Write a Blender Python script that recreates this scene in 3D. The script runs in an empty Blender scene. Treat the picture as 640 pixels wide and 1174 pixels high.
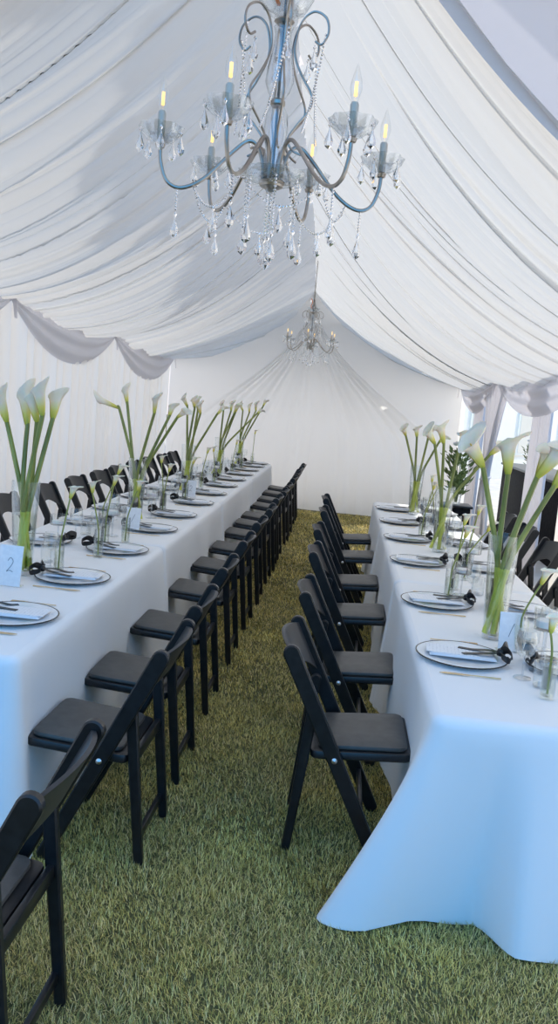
import bpy, bmesh, math, random
import numpy as np
from mathutils import Vector, Matrix
random.seed(7); rng = np.random.default_rng(11)
PI = math.pi
scene = bpy.context.scene
col = scene.collection

# ------------------------------------------------------------------ camera
F = 950.0; ROLL = 0.095
d = Vector((78.0 / F, 121.0 / F, -1.0)).normalized()          # world +Y seen from the camera
u = Vector((math.sin(ROLL), math.cos(ROLL), 0)); u = (u - d * u.dot(d)).normalized()
x = d.cross(u)
Rm = Matrix((x, d, u))                                        # camera axes -> world
cam_data = bpy.data.cameras.new('camera'); cam = bpy.data.objects.new('camera', cam_data); col.objects.link(cam)
cam.matrix_world = Matrix.Translation((0, 0, 1.70)) @ Rm.to_4x4()
cam_data.sensor_fit = 'VERTICAL'; cam_data.sensor_height = 36.0; cam_data.lens = F / 1174.0 * 36.0
cam_data.clip_start = 0.05; cam_data.clip_end = 300
scene.camera = cam

# ------------------------------------------------------------------ world, sun, exposure
world = bpy.data.worlds.new('sky'); scene.world = world; world.use_nodes = True
wn = world.node_tree; wn.nodes.clear()
tc = wn.nodes.new('ShaderNodeTexCoord'); dp = wn.nodes.new('ShaderNodeVectorMath'); dp.operation = 'DOT_PRODUCT'
dp.inputs[1].default_value = Vector((0.05, -1.0, 0.25)).normalized()    # the open blue sky lies behind the photographer, bright haze elsewhere
rp = wn.nodes.new('ShaderNodeValToRGB'); bg = wn.nodes.new('ShaderNodeBackground'); wo = wn.nodes.new('ShaderNodeOutputWorld')
wn.links.new(tc.outputs['Generated'], dp.inputs[0]); wn.links.new(dp.outputs['Value'], rp.inputs[0])
rp.color_ramp.elements[0].position = 0.15; rp.color_ramp.elements[0].color = (0.90, 0.865, 0.90, 1)
rp.color_ramp.elements[1].position = 0.80; rp.color_ramp.elements[1].color = (0.22, 0.78, 1.62, 1)
wn.links.new(rp.outputs[0], bg.inputs[0]); bg.inputs[1].default_value = 1.0
wn.links.new(bg.outputs[0], wo.inputs[0])
SUN_DIR = Vector((0.66, 0.34, 0.67)).normalized()             # towards the sun
sl = bpy.data.lights.new('sun', 'SUN'); sl.energy = 3.6; sl.angle = 0.02; sl.color = (1.0, 0.955, 0.88)
sun = bpy.data.objects.new('sun', sl); col.objects.link(sun)
sun.rotation_euler = SUN_DIR.to_track_quat('Z', 'Y').to_euler(); sun.location = (6, 3, 12)
vs = scene.view_settings; vs.view_transform = 'Standard'; vs.look = 'None'; vs.gamma = 1.0; vs.use_curve_mapping = False
vs.exposure = 0.19

# ------------------------------------------------------------------ materials
def mat(name, base, rough=0.5, metal=0.0, **kw):
    m = bpy.data.materials.new(name); m.use_nodes = True
    b = m.node_tree.nodes['Principled BSDF']
    b.inputs['Base Color'].default_value = (*base, 1); b.inputs['Roughness'].default_value = rough
    b.inputs['Metallic'].default_value = metal
    for k, v in kw.items(): b.inputs[k.replace('_', ' ')].default_value = v
    return m
def noise_color(m, c1, c2, scale, detail=3, coord='Object', lo=.35, hi=.65, bump=0, stretch=None):
    nt = m.node_tree; b = nt.nodes['Principled BSDF']
    t = nt.nodes.new('ShaderNodeTexCoord'); n = nt.nodes.new('ShaderNodeTexNoise'); r = nt.nodes.new('ShaderNodeValToRGB')
    n.inputs['Scale'].default_value = scale; n.inputs['Detail'].default_value = detail
    src = t.outputs[coord]
    if stretch:
        mp = nt.nodes.new('ShaderNodeMapping'); mp.inputs['Scale'].default_value = stretch
        nt.links.new(src, mp.inputs[0]); src = mp.outputs[0]
    nt.links.new(src, n.inputs['Vector']); nt.links.new(n.outputs['Fac'], r.inputs[0])
    r.color_ramp.elements[0].position = lo; r.color_ramp.elements[0].color = (*c1, 1)
    r.color_ramp.elements[1].position = hi; r.color_ramp.elements[1].color = (*c2, 1)
    nt.links.new(r.outputs[0], b.inputs['Base Color'])
    if bump:
        bp = nt.nodes.new('ShaderNodeBump'); bp.inputs['Strength'].default_value = bump; bp.inputs['Distance'].default_value = .002
        nt.links.new(n.outputs['Fac'], bp.inputs['Height']); nt.links.new(bp.outputs[0], b.inputs['Normal'])
    return m
def fabric(name, dif, trans, weave=900, bump=.06, wscale=None, sheer=0.0):
    m = bpy.data.materials.new(name); m.use_nodes = True; nt = m.node_tree; nt.nodes.clear()
    o = nt.nodes.new('ShaderNodeOutputMaterial'); a = nt.nodes.new('ShaderNodeAddShader')
    df = nt.nodes.new('ShaderNodeBsdfDiffuse'); tr = nt.nodes.new('ShaderNodeBsdfTranslucent')
    df.inputs[0].default_value = (*dif, 1); tr.inputs[0].default_value = (*trans, 1)
    t = nt.nodes.new('ShaderNodeTexCoord'); n = nt.nodes.new('ShaderNodeTexNoise'); bp = nt.nodes.new('ShaderNodeBump')
    n.inputs['Scale'].default_value = 60; n.inputs['Detail'].default_value = 4
    nt.links.new(t.outputs['Object'], n.inputs['Vector']); nt.links.new(n.outputs['Fac'], bp.inputs['Height'])
    bp.inputs['Strength'].default_value = bump; bp.inputs['Distance'].default_value = .004
    nt.links.new(bp.outputs[0], df.inputs['Normal'])
    nt.links.new(df.outputs[0], a.inputs[0]); nt.links.new(tr.outputs[0], a.inputs[1])
    out = a.outputs[0]
    if sheer:
        mx = nt.nodes.new('ShaderNodeMixShader'); tp = nt.nodes.new('ShaderNodeBsdfTransparent')
        mx.inputs[0].default_value = sheer; nt.links.new(out, mx.inputs[1]); nt.links.new(tp.outputs[0], mx.inputs[2]); out = mx.outputs[0]
    nt.links.new(out, o.inputs[0]); return m
def glass(name, tint=(1, 1, 1), op=.10, rough=.02):
    # thin clear glass: mostly transparent, with a Fresnel reflection
    m = bpy.data.materials.new(name); m.use_nodes = True; nt = m.node_tree; nt.nodes.clear()
    o = nt.nodes.new('ShaderNodeOutputMaterial'); mx = nt.nodes.new('ShaderNodeMixShader')
    tp = nt.nodes.new('ShaderNodeBsdfTransparent'); gl = nt.nodes.new('ShaderNodeBsdfGlossy'); lw = nt.nodes.new('ShaderNodeLayerWeight')
    tp.inputs[0].default_value = (*tint, 1); gl.inputs['Roughness'].default_value = rough; gl.inputs[0].default_value = (.9, .93, .95, 1)
    lw.inputs[0].default_value = .35
    mt = nt.nodes.new('ShaderNodeMath'); mt.operation = 'MULTIPLY_ADD'; mt.inputs[1].default_value = .55; mt.inputs[2].default_value = op
    nt.links.new(lw.outputs['Facing'], mt.inputs[0]); nt.links.new(mt.outputs[0], mx.inputs[0])
    nt.links.new(tp.outputs[0], mx.inputs[1]); nt.links.new(gl.outputs[0], mx.inputs[2]); nt.links.new(mx.outputs[0], o.inputs[0]); return m

M = {}
M['drape'] = fabric('tent_drape', (.46, .46, .455), (.275, .272, .265))
M['curtain'] = fabric('curtain_cloth', (.40, .39, .37), (.60, .575, .535))
M['valance'] = fabric('valance_cloth', (.55, .54, .55), (.22, .21, .22))
M['endwall'] = fabric('end_wall_cloth', (.40, .40, .40), (.42, .415, .41))
M['sun_diffuser'] = fabric('sun_diffuser_sheer', (.12, .12, .12), (.8, .8, .8))  # for the hidden outer layer added to soften sun on the end wall
M['cloth'] = fabric('table_linen', (.90, .90, .90), (.06, .06, .06), bump=.03)
M['black'] = noise_color(mat('black_resin', (.008, .008, .009), .33), (.006, .006, .007), (.013, .013, .014), 30)
M['pad'] = noise_color(mat('black_vinyl', (.02, .02, .02), .42), (.060, .056, .050), (.080, .074, .067), 25, bump=.15)
M['panel'] = mat('charcoal_resin', (.03, .03, .032), .4)
M['bolt'] = mat('steel_bolt', (.7, .7, .7), .3, 1)
M['chrome'] = noise_color(mat('chrome', (.5, .46, .42), .3, 1), (.34, .30, .26), (.50, .45, .39), 12)
M['glass'] = glass('clear_glass', (.985, .99, .985), .025)
M['crystal'] = mat('crystal', (1, 1, 1), .03, 0, Transmission_Weight=1.0, IOR=1.45)
M['crystalthin'] = glass('cut_glass', (.92, .93, .94), .13, .12)
M['candle'] = mat('candle_sleeve', (.60, .52, .42), .35, 0)
M['filament'] = mat('amber_filament', (1, .75, .35), .5); 
_b = M['filament'].node_tree.nodes['Principled BSDF']; _b.inputs['Emission Color'].default_value = (1, .60, .18, 1); _b.inputs['Emission Strength'].default_value = .9
M['copper'] = mat('copper_wire', (.75, .25, .10), .35, .7)
M['stem'] = noise_color(mat('calla_stem', (.16, .24, .05), .42), (.17, .20, .045), (.36, .39, .10), 8, stretch=(1, 1, .3))
M['stemwet'] = noise_color(mat('calla_stem_in_water', (.3, .4, .05), .35), (.46, .50, .05), (.72, .73, .14), 9, stretch=(1, 1, .3))
M['paper'] = noise_color(mat('white_card', (.85, .86, .88), .6), (.82, .83, .85), (.88, .89, .9), 50)
M['ink'] = mat('grey_ink', (.25, .26, .28), .7)
M['napkin'] = fabric('napkin_linen', (.84, .85, .88), (.04, .04, .04))
M['ribbon'] = noise_color(mat('black_satin', (.01, .01, .011), .35), (.006, .006, .007), (.02, .02, .022), 40)
M['gold'] = mat('gold_metal', (.80, .60, .34), .28, 1)
M['rim'] = mat('black_rim', (.02, .018, .015), .25)
M['wax'] = mat('white_wax', (.86, .85, .82), .5, 0, Subsurface_Weight=.2)
M['petal'] = mat('calla_petal', (.9, .9, .8), .55, 0, Subsurface_Weight=.3)
def petal_nodes(m):
    nt = m.node_tree; b = nt.nodes['Principled BSDF']; a = nt.nodes.new('ShaderNodeAttribute'); a.attribute_name = 'along'
    r = nt.nodes.new('ShaderNodeValToRGB'); e = r.color_ramp.elements
    e[0].position = 0; e[0].color = (.42, .46, .03, 1); e[1].position = .62; e[1].color = (.98, .87, .68, 1)
    q = e.new(.28); q.color = (.78, .72, .16, 1); q = e.new(1.0); q.color = (.98, .89, .74, 1)
    nt.links.new(a.outputs['Fac'], r.inputs[0]); nt.links.new(r.outputs[0], b.inputs['Base Color'])
petal_nodes(M['petal'])
M['spadix'] = mat('spadix', (.85, .6, .08), .6)
M['foliage'] = noise_color(mat('dark_foliage', (.06, .11, .03), .5), (.07, .12, .03), (.20, .27, .09), 40)
M['soil'] = noise_color(mat('lawn_ground', (.06, .07, .03), .95), (.07, .07, .025), (.13, .12, .05), 25, detail=6)
M['blade'] = mat('grass_blade', (.2, .22, .08), .55)
def blade_nodes(m):
    nt = m.node_tree; b = nt.nodes['Principled BSDF']
    g = nt.nodes.new('ShaderNodeNewGeometry'); r = nt.nodes.new('ShaderNodeValToRGB'); e = r.color_ramp.elements
    e[0].position = 0; e[0].color = (.12, .115, .04, 1); e[1].position = 1; e[1].color = (.80, .70, .46, 1)
    for p, c in ((.35, (.36, .345, .11)), (.7, (.60, .56, .22)), (.88, (.80, .70, .38))):
        q = e.new(p); q.color = (*c, 1)
    nt.links.new(g.outputs['Random Per Island'], r.inputs[0])
    t = nt.nodes.new('ShaderNodeTexCoord'); n = nt.nodes.new('ShaderNodeTexNoise'); n.inputs['Scale'].default_value = 2.3; n.inputs['Detail'].default_value = 4
    r2 = nt.nodes.new('ShaderNodeValToRGB'); r2.color_ramp.elements[0].position = .38; r2.color_ramp.elements[0].color = (1.12, 1.0, .78, 1)
    r2.color_ramp.elements[1].position = .66; r2.color_ramp.elements[1].color = (1.60, 1.30, .86, 1)
    nt.links.new(t.outputs['Object'], n.inputs['Vector']); nt.links.new(n.outputs['Fac'], r2.inputs[0])
    mx = nt.nodes.new('ShaderNodeMix'); mx.data_type = 'RGBA'; mx.blend_type = 'MULTIPLY'; mx.clamp_result = True; mx.inputs[0].default_value = 1
    nt.links.new(r.outputs[0], mx.inputs[6]); nt.links.new(r2.outputs[0], mx.inputs[7]); nt.links.new(mx.outputs[2], b.inputs['Base Color'])
blade_nodes(M['blade'])
M['concrete'] = noise_color(mat('pale_concrete', (.45, .42, .38), .9), (.52, .49, .45), (.62, .59, .55), 3, detail=8)
M['facade'] = noise_color(mat('cream_render', (.97, .88, .74), .8), (.96, .87, .73), (.98, .90, .77), 2)
M['greytrim'] = mat('grey_trim', (.5, .5, .48), .6)
M['winglass'] = mat('pale_pane', (.75, .68, .56), .4)
M['barcloth'] = noise_color(mat('black_bar_cloth', (.008, .008, .01), .7), (.006, .006, .008), (.014, .014, .016), 20)
M['barcloth'].node_tree.nodes['Principled BSDF'].inputs['Specular IOR Level'].default_value = .08
M['barprint'] = mat('faint_blue_print', (.03, .035, .06), .6)
M['frame'] = mat('white_metal_tube', (.75, .75, .75), .35, .2)
M['wire'] = mat('grey_cord', (.16, .15, .14), .8)

# ------------------------------------------------------------------ mesh helpers
class MB:
    def __init__(s): s.v = []; s.f = []
    def add(s, vs_, fs_):
        o = len(s.v); s.v += [tuple(p) for p in vs_]; s.f += [tuple(i + o for i in f) for f in fs_]; return s
    def box(s, lo, hi, b=.003, M4=None):
        bm = bmesh.new(); bmesh.ops.create_cube(bm, size=1)
        for v in bm.verts: v.co = Vector([(lo[i] + hi[i]) / 2 + v.co[i] * (hi[i] - lo[i]) for i in range(3)])
        if b: bmesh.ops.bevel(bm, geom=bm.edges[:], offset=b, segments=2, affect='EDGES', profile=.5)
        if M4: bmesh.ops.transform(bm, matrix=M4, verts=bm.verts)
        bm.verts.index_update(); s.add([v.co.copy() for v in bm.verts], [[v.index for v in f.verts] for f in bm.faces]); bm.free(); return s
    def tube(s, pts, r, n=8, cap=True, flat=1.0):
        pts = [Vector(p) for p in pts]; rs = r if isinstance(r, (list, tuple)) else [r] * len(pts)
        vs_ = []; fs_ = []; up = None
        for i, p in enumerate(pts):
            t = (pts[min(i + 1, len(pts) - 1)] - pts[max(i - 1, 0)]).normalized()
            if up is None: up = Vector((0, 0, 1)) if abs(t.z) < .9 else Vector((1, 0, 0))
            a = (up - t * up.dot(t)).normalized(); b = t.cross(a); up = a
            for k in range(n):
                q = 2 * PI * k / n; vs_.append(p + a * math.cos(q) * rs[i] * flat + b * math.sin(q) * rs[i])
        for i in range(len(pts) - 1):
            for k in range(n): fs_.append((i * n + k, i * n + (k + 1) % n, (i + 1) * n + (k + 1) % n, (i + 1) * n + k))
        if cap: fs_ += [tuple(reversed(range(n))), tuple((len(pts) - 1) * n + k for k in range(n))]
        return s.add(vs_, fs_)
    def lathe(s, prof, n=20, c=(0, 0, 0), flute=0.0, nf=8, M4=None):
        vs_ = []; fs_ = []
        for (r, z) in prof:
            for k in range(n):
                q = 2 * PI * k / n; rr = r * (1 + flute * math.cos(nf * q)); v = Vector((c[0] + rr * math.cos(q), c[1] + rr * math.sin(q), c[2] + z))
                vs_.append(M4 @ v if M4 else v)
        for i in range(len(prof) - 1):
            for k in range(n): fs_.append((i * n + k, i * n + (k + 1) % n, (i + 1) * n + (k + 1) % n, (i + 1) * n + k))
        if prof[0][0] > 1e-4 and prof[-1] != prof[0]: fs_.append(tuple(reversed(range(n))))
        if prof[-1][0] > 1e-4 and prof[-1] != prof[0]: fs_.append(tuple((len(prof) - 1) * n + k for k in range(n)))
        return s.add(vs_, fs_)
    def lathe_open(s, prof, n=20, c=(0, 0, 0), flute=0.0, nf=8):
        a = len(s.f); s.lathe(prof, n, c, flute, nf)
        s.f = [f for f in s.f if len(f) <= 4 or n <= 4]; return s
    def grid(s, P, wrap=False):
        R_, C_ = len(P), len(P[0]); vs_ = [p for row in P for p in row]; fs_ = []
        for i in range(R_ - 1):
            for j in range(C_ if wrap else C_ - 1):
                fs_.append((i * C_ + j, i * C_ + (j + 1) % C_, (i + 1) * C_ + (j + 1) % C_, (i + 1) * C_ + j))
        return s.add(vs_, fs_)
    def build(s, name, m, parent=None, sharp=40, loc=None):
        me = bpy.data.meshes.new(name); me.from_pydata(s.v, [], s.f); me.materials.append(m)
        me.polygons.foreach_set('use_smooth', [True] * len(me.polygons)); me.update()
        try: me.set_sharp_from_angle(angle=math.radians(sharp))
        except Exception: pass
        o = bpy.data.objects.new(name, me); col.objects.link(o)
        if parent: o.parent = parent
        if loc: o.location = loc
        return o
def tag(o, label=None, cat=None, group=None, kind=None):
    if label: o['label'] = label
    if cat: o['category'] = cat
    if group: o['group'] = group
    if kind: o['kind'] = kind
    return o
def thing(name, loc=(0, 0, 0), rz=0):
    o = bpy.data.objects.new(name, None); col.objects.link(o); o.location = loc; o.rotation_euler = (0, 0, rz); o.empty_display_size = .1; return o
def copy_tree(o, parent=None):
    c = o.copy(); col.objects.link(c)
    if parent: c.parent = parent
    for ch in list(o.children): copy_tree(ch, c)
    return c
def struct(o): o['kind'] = 'structure'; return o
def smooth(a, b, t):
    t = max(0, min(1, (t - a) / (b - a))); return t * t * (3 - 2 * t)
def catmull(P, n=6):
    P = [Vector(p) for p in P]; out = []
    for i in range(len(P) - 1):
        p0 = P[max(i - 1, 0)]; p1 = P[i]; p2 = P[i + 1]; p3 = P[min(i + 2, len(P) - 1)]
        for k in range(n):
            t = k / n; out.append(.5 * ((2 * p1) + (-p0 + p2) * t + (2 * p0 - 5 * p1 + 4 * p2 - p3) * t * t + (-p0 + 3 * p1 - 3 * p2 + p3) * t ** 3))
    out.append(P[-1]); return out

# ------------------------------------------------------------------ tent dimensions
XL, XR, RX = -2.90, 1.76, -0.59
YF = 2.72                                                     # where the sheer lining starts, just inside the mouth of the tent
YM = 1.55                                                     # mouth of the tent
def end_y(xx): return 13.45 - (xx - XL) * 0.07                 # the end wall stands a little askew
ZL = lambda y: 2.35 - (y - 7) * .018
ZR = lambda y: 2.13
def ridge(y): 
    z = 3.80
    if y > 9.6: z -= .56 * ((y - 9.6) / 2.4) ** 1.5
    return Vector((-.60 + .15 * math.exp(-max(0, y - 4.4) / 3.2), y, z))

# ---- ground
g = MB(); g.grid([[(-40, -20, 0), (60, -20, 0)], [(-40, 60, 0), (60, 60, 0)]]); struct(g.build('floor', M['soil']))
g = MB(); g.box((-22, -6, -.02), (-3.1, 30, .012), 0); struct(g.build('trim_1', M['concrete']))  # unseen pale paving, added to bounce sun onto the left curtain
g = MB(); g.box((-3.1, 13.9, -.02), (2.0, 40, .010), 0); struct(g.build('trim_1', M['concrete']))  # unseen paving behind the tent, added to bounce light onto the end wall
g = MB(); g.box((2.0, -6, -.02), (22, 30, .012), 0); struct(g.build('trim_1', M['concrete']))

# ---- grass blades: one uncountable lawn
def blades():
    parts = []
    def region(x0, x1, y0, y1, dens, h, w):
        n = int((x1 - x0) * (y1 - y0) * dens)
        X = rng.uniform(x0, x1, n); Y = rng.uniform(y0, y1, n); parts.append((X, Y, np.full(n, h), np.full(n, w)))
    region(-1.4, 1.4, 1.75, 3.0, 26000, .030, .0020)
    region(-1.3, .9, 3.0, 4.5, 18000, .030, .0026)
    region(-1.25, .7, 4.5, 7.5, 9000, .031, .0038)
    region(-1.2, .9, 7.5, 13.08, 3900, .032, .006)
    X = np.concatenate([p[0] for p in parts]); Y = np.concatenate([p[1] for p in parts]); H = np.concatenate([p[2] for p in parts]); W = np.concatenate([p[3] for p in parts])
    n = len(X); H = H * rng.uniform(.4, 1.3, n)
    # patchy lawn: some areas flattened, some tufted
    pat = .5 + .5 * np.sin(X * 9 + 2 * np.sin(Y * 5)) * np.sin(Y * 7 + 1.7 * np.sin(X * 6)); H *= .75 + .4 * pat
    lean = rng.uniform(.4, 1.75, n); az = rng.uniform(0, 2 * PI, n) * .75 + 1.2 * np.sin(X * 8 + Y * 5)
    dx, dy = np.cos(az), np.sin(az); px, py = -dy, dx
    P = np.zeros((n, 5, 3))
    l1 = H * .5; s1, c1 = np.sin(lean * .5), np.cos(lean * .5); s2, c2 = np.sin(lean), np.cos(lean)
    bx, by, bz = X, Y, np.zeros(n)
    mx, my, mz = X + dx * l1 * s1, Y + dy * l1 * s1, l1 * c1
    tx, ty, tz = mx + dx * l1 * s2, my + dy * l1 * s2, mz + l1 * c2
    for k, (a, b, c, s) in enumerate(((bx, by, bz, -1), (bx, by, bz, 1), (mx, my, mz, .8), (mx, my, mz, -.8), (tx, ty, tz, 0))):
        P[:, k, 0] = a + px * W * s * .5; P[:, k, 1] = b + py * W * s * .5; P[:, k, 2] = c
    base = np.arange(n)[:, None] * 5
    loops = (base + np.array([0, 1, 2, 3, 3, 2, 4])[None, :]).ravel()
    me = bpy.data.meshes.new('grass'); me.vertices.add(n * 5); me.vertices.foreach_set('co', P.ravel())
    me.loops.add(len(loops)); me.loops.foreach_set('vertex_index', loops)
    me.polygons.add(n * 2); ls = (np.arange(n)[:, None] * 7 + np.array([0, 4])[None, :]).ravel()
    me.polygons.foreach_set('loop_start', ls.astype(np.int32))
    me.update(calc_edges=True); me.validate(); me.materials.append(M['blade'])
    o = bpy.data.objects.new('grass', me); col.objects.link(o)
    tag(o, 'short olive green lawn grass growing down the aisle and under the tables', 'grass', kind='stuff')
blades()

# ---- ceiling drapes
def pleat_profile(n, seed, sharp=1.6):
    r = np.random.default_rng(seed); t = np.linspace(0, 1, n); out = np.zeros(n)
    # irregular folds: piecewise arches between random crease positions
    return r, t
def drape_side(name, side, label=None):
    NV = 50; y0, yend = YF, 13.7; NU = 1900
    ys = np.linspace(y0, yend, NU); r = np.random.default_rng(5 if side < 0 else 9)
    # creases along the ridge; broad soft swaths with tight pleats between them
    def folds(lo, hi, amp):
        c = [y0 - 1.]
        while c[-1] < yend + 2: c.append(c[-1] + r.uniform(lo, hi))
        a = [amp * r.uniform(.35, 1.0) for _ in c]; sk = [r.uniform(-.6, .6) for _ in c]
        return np.array(c), np.array(a), np.array(sk)
    sets = [folds(.35, .95, .20), folds(.12, .34, .085), folds(.05, .13, .026)]
    def height(yy):
        h = np.zeros_like(yy)
        for c, a, sk in sets:
            i = np.clip(np.searchsorted(c, yy) - 1, 0, len(c) - 2); t = (yy - c[i]) / (c[i + 1] - c[i])
            t = t ** (1 + .6 * sk[i]); h += a[i] * (1 - np.abs(2 * t - 1) ** 2.0) - a[i] * .5
        return h
    mc = [y0 + .25]
    while mc[-1] < yend: mc.append(mc[-1] + r.uniform(.08, .30))
    mc = np.array(mc); mw = r.uniform(.018, .045, len(mc)); ms = r.uniform(.2, 1.25, len(mc))
    v0 = r.uniform(-.6, .5, len(mc))
    def overlap(yy, v):
        # cloth doubled back on itself along each gather line
        o = np.zeros_like(yy)
        for c_, w_, a_, s_ in zip(mc, mw, ms, v0):
            q = (yy - c_) / w_; o -= a_ * w_ * q * np.exp(-q * q) * 1.6 * smooth(s_, s_ + .5, v)
        return o
    nodes = [.4, 3.7, 6.85, 9.95, 13.4] if side < 0 else [1.9, 5.95, 9.9, 13.2]
    nodes = np.array(nodes)
    P = []
    for j in range(NV + 1):
        v = j / NV; row = []
        # folds drift along the length a little as they run down, and bunch towards each eave tie
        drift = .30 * v * v * (1 if side > 0 else .6)
        near = nodes[np.argmin(np.abs(ys[:, None] - nodes[None, :]), axis=1)]
        yy_f = ys - drift + .10 * math.sin(2.5 * v) * np.sin(ys * 1.3)
        ov = overlap(yy_f, v)
        hh = height(yy_f) * (.22 + .78 * math.sin(PI * min(1, v * .8 + .1)) )
        k = np.clip(np.searchsorted(nodes, ys) - 1, 0, len(nodes) - 2); tt = np.clip((ys - nodes[k]) / (nodes[k + 1] - nodes[k]), 0, 1)
        bay = np.sin(PI * tt)
        for i in range(NU):
            y = ys[i]; R0 = ridge(y)
            xe = XL + .02 if side < 0 else XR - .02; ze = (ZL(y) if side < 0 else ZR(y)) - .10 * bay[i]
            ylim = end_y(xe)
            X_ = R0.x + (xe - R0.x) * v; Z_ = R0.z + (ze - R0.z) * v
            hip = smooth(9.6, 12.6, y)
            sag = (.30 + .10 * bay[i]) * (1 - .75 * hip)
            Z_ -= sag * 4 * v * (1 - v) * (1 - .15 * (v - .5))
            nx, nz = (.5, .86) if side < 0 else (-.55, .83)
            h = hh[i] * (1 - .55 * smooth(11, 13.4, y))
            row.append((X_ + nx * h, min(y + ov[i], end_y(X_) - .01), Z_ + nz * h + .25 * ov[i]))
        P.append(row)
    m = MB(); m.grid(P); o = m.build(name, M['drape'], sharp=180); return struct(o)
drape_side('ceiling', -1); drape_side('ceiling.001', 1)

# ---- end wall: hanging cloth that gathers up to the end of the ridge
def end_wall():
    r = np.random.default_rng(3); NU = 420; NV = 50; m = MB(); P = []
    ph = np.cumsum(r.uniform(.25, 1.0, NU)); amp = .003 + .009 * np.sin(np.linspace(0, 17, NU)) ** 2
    apex = Vector((-.60, 12.0, 3.27))
    for j in range(NV + 1):
        v = j / NV; row = []
        for i in range(NU):
            s = i / (NU - 1); xb = XL + (XR - XL) * s
            # every fold runs from the grass up and inwards to the gather under the ridge
            k = abs(xb - RX) / 2.35; f = 1 - .10 * smooth(0, .55, v) - .90 * smooth(.33, 1, v) ** 1.05
            xx = apex.x + (xb - apex.x) * f
            yy = end_y(xb) - .03 - (end_y(xb) - apex.y) * max(0, (v - .45) / .55) ** 1.5
            z = 3.27 * v * (1 - .10 * math.sin(PI * v) * (.3 + k))
            fold = math.sin(ph[i] * .42) * amp[i] + .010 * math.sin(ph[i] * .13 + 1)
            row.append((xx, yy - fold - .02, z + (.004 if j == 0 else 0)))
        P.append(row)
    m.grid(P); struct(m.build('wall_back', M['endwall'], sharp=180))
    # corner pieces between the fan of folds and the side walls
    for side, i in ((XL, 0), (XR, NU - 1)):
        m = MB(); m.grid([[tuple(Vector(P[j][i]).lerp(Vector((side, end_y(side) - .01, P[j][i][2] * .97)), q)) for q in (0, .25, .5, .75, 1)] for j in range(NV + 1)])
        struct(m.build('wall_back.001', M['endwall'], sharp=180))
end_wall()

g = MB(); g.grid([[(xx, 13.62, z) for xx in (XL, RX, XR)] for z in (0.0, 2.1)] + [[(XL, 13.62, 3.0), (RX, 13.62, 4.1), (XR, 13.62, 3.0)]])  # unseen outer wall, added to diffuse the sun behind the end wall
g.grid([[(XL, y_, 3.0), (RX, y_, 4.1), (XR, y_, 3.0)] for y_ in (12.7, 13.62)])  # roof strip added to stop sun leaking in above the end wall
struct(g.build('wall_back_sun_diffuser', M['sun_diffuser']))

# ---- side walls of pleated curtain
def pleated(name, X_, y0, y1, z0, z1, amp=.028, per=.085, seed=1, half=None, m_='curtain', side=1):
    r = np.random.default_rng(seed); n = max(12, int((y1 - y0) / .008)); ys = np.linspace(y0, y1, n)
    c = [y0 - .2]
    while c[-1] < y1 + .3: c.append(c[-1] + per * r.uniform(.5, 1.8))
    c = np.array(c); a = r.uniform(.35, 1, len(c))
    i = np.clip(np.searchsorted(c, ys) - 1, 0, len(c) - 2); t = (ys - c[i]) / (c[i + 1] - c[i]); h = amp * a[i] * np.sin(PI * t) ** 1.4
    ys = ys - .20 * (c[i + 1] - c[i]) * np.sin(2 * PI * t)
    zs = np.linspace(z0, z1, 24); m = MB(); P = []
    for z in zs:
        row = []
        for k, y in enumerate(ys):
            w = 1.0; yc = (y0 + y1) / 2; yy = y
            if half:
                hw, sh = half(z); yy = yc + sh + (y - yc) * hw / ((y1 - y0) / 2); w = 1.0 + .8 * (1 - min(1, hw / ((y1 - y0) / 2)))
            row.append((X_ + side * h[k] * w + .01 * math.sin(yy * 2.1 + z), yy, z))
        P.append(row)
    m.grid(P); return m.build(name, M[m_], sharp=180)
struct(pleated('wall_right_sun_block', XR + .03, YM, 6.8, .005, 2.14, .06, .14, 8, side=-1))  # out of view, added to keep direct sun off the grass and right table
struct(pleated('wall_right_sun_block', XR + .03, 12.75, 13.62, .005, 2.9, .04, .14, 12, side=-1))  # piece added to block direct sun from the end wall's right side
struct(pleated('wall_left', XL - .02, YM, 13.42, .005, 2.40, .07, .15, 2))
for (a, b, s) in ((10.75, 11.65, 4), (7.25, 7.95, 5)):
    o = pleated('straight_curtain', XR + .02, a, b, .01, 2.12, .05, .09, s, m_='valance', side=-1)
    tag(o, {4: 'straight white curtain panel left of the tied-back curtain, nearest the end wall', 5: 'straight white curtain panel at the right edge, beside the bright window opening',
            6: 'straight white curtain panel on the right side beside the near table', 7: 'straight white curtain panel by the open mouth of the tent'}[s], 'curtain', 'straight curtain panels on the right side')
def tied(z):
    if z > 1.0: t = (z - 1.0) / 1.13; return .10 + .68 * t ** 1.5, .06 * (1 - t) 
    t = (1.0 - z); return .10 + .20 * min(1, t * 2.2) ** .7, .06 + .05 * t
for (yc, lab) in ((9.9, 'white curtain tied back at the waist between the two window openings'),):
    t = thing('tied_curtain', (0, 0, 0)); tag(t, lab, 'curtain', 'tied-back curtains on the right side')
    pleated('cloth', XR - .02, yc - .8, yc + .8, .01, 2.14, .045, .1, int(yc * 3), half=tied, m_='valance', side=-1).parent = t
    m = MB(); m.tube([(XR - .05 + .05 * math.cos(q), yc + .06 + .12 * math.sin(q), 1.0 + .02 * math.cos(q)) for q in np.linspace(0, 2 * PI, 20)], .016, 6)
    m.build('tieback', M['valance'], t)

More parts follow.
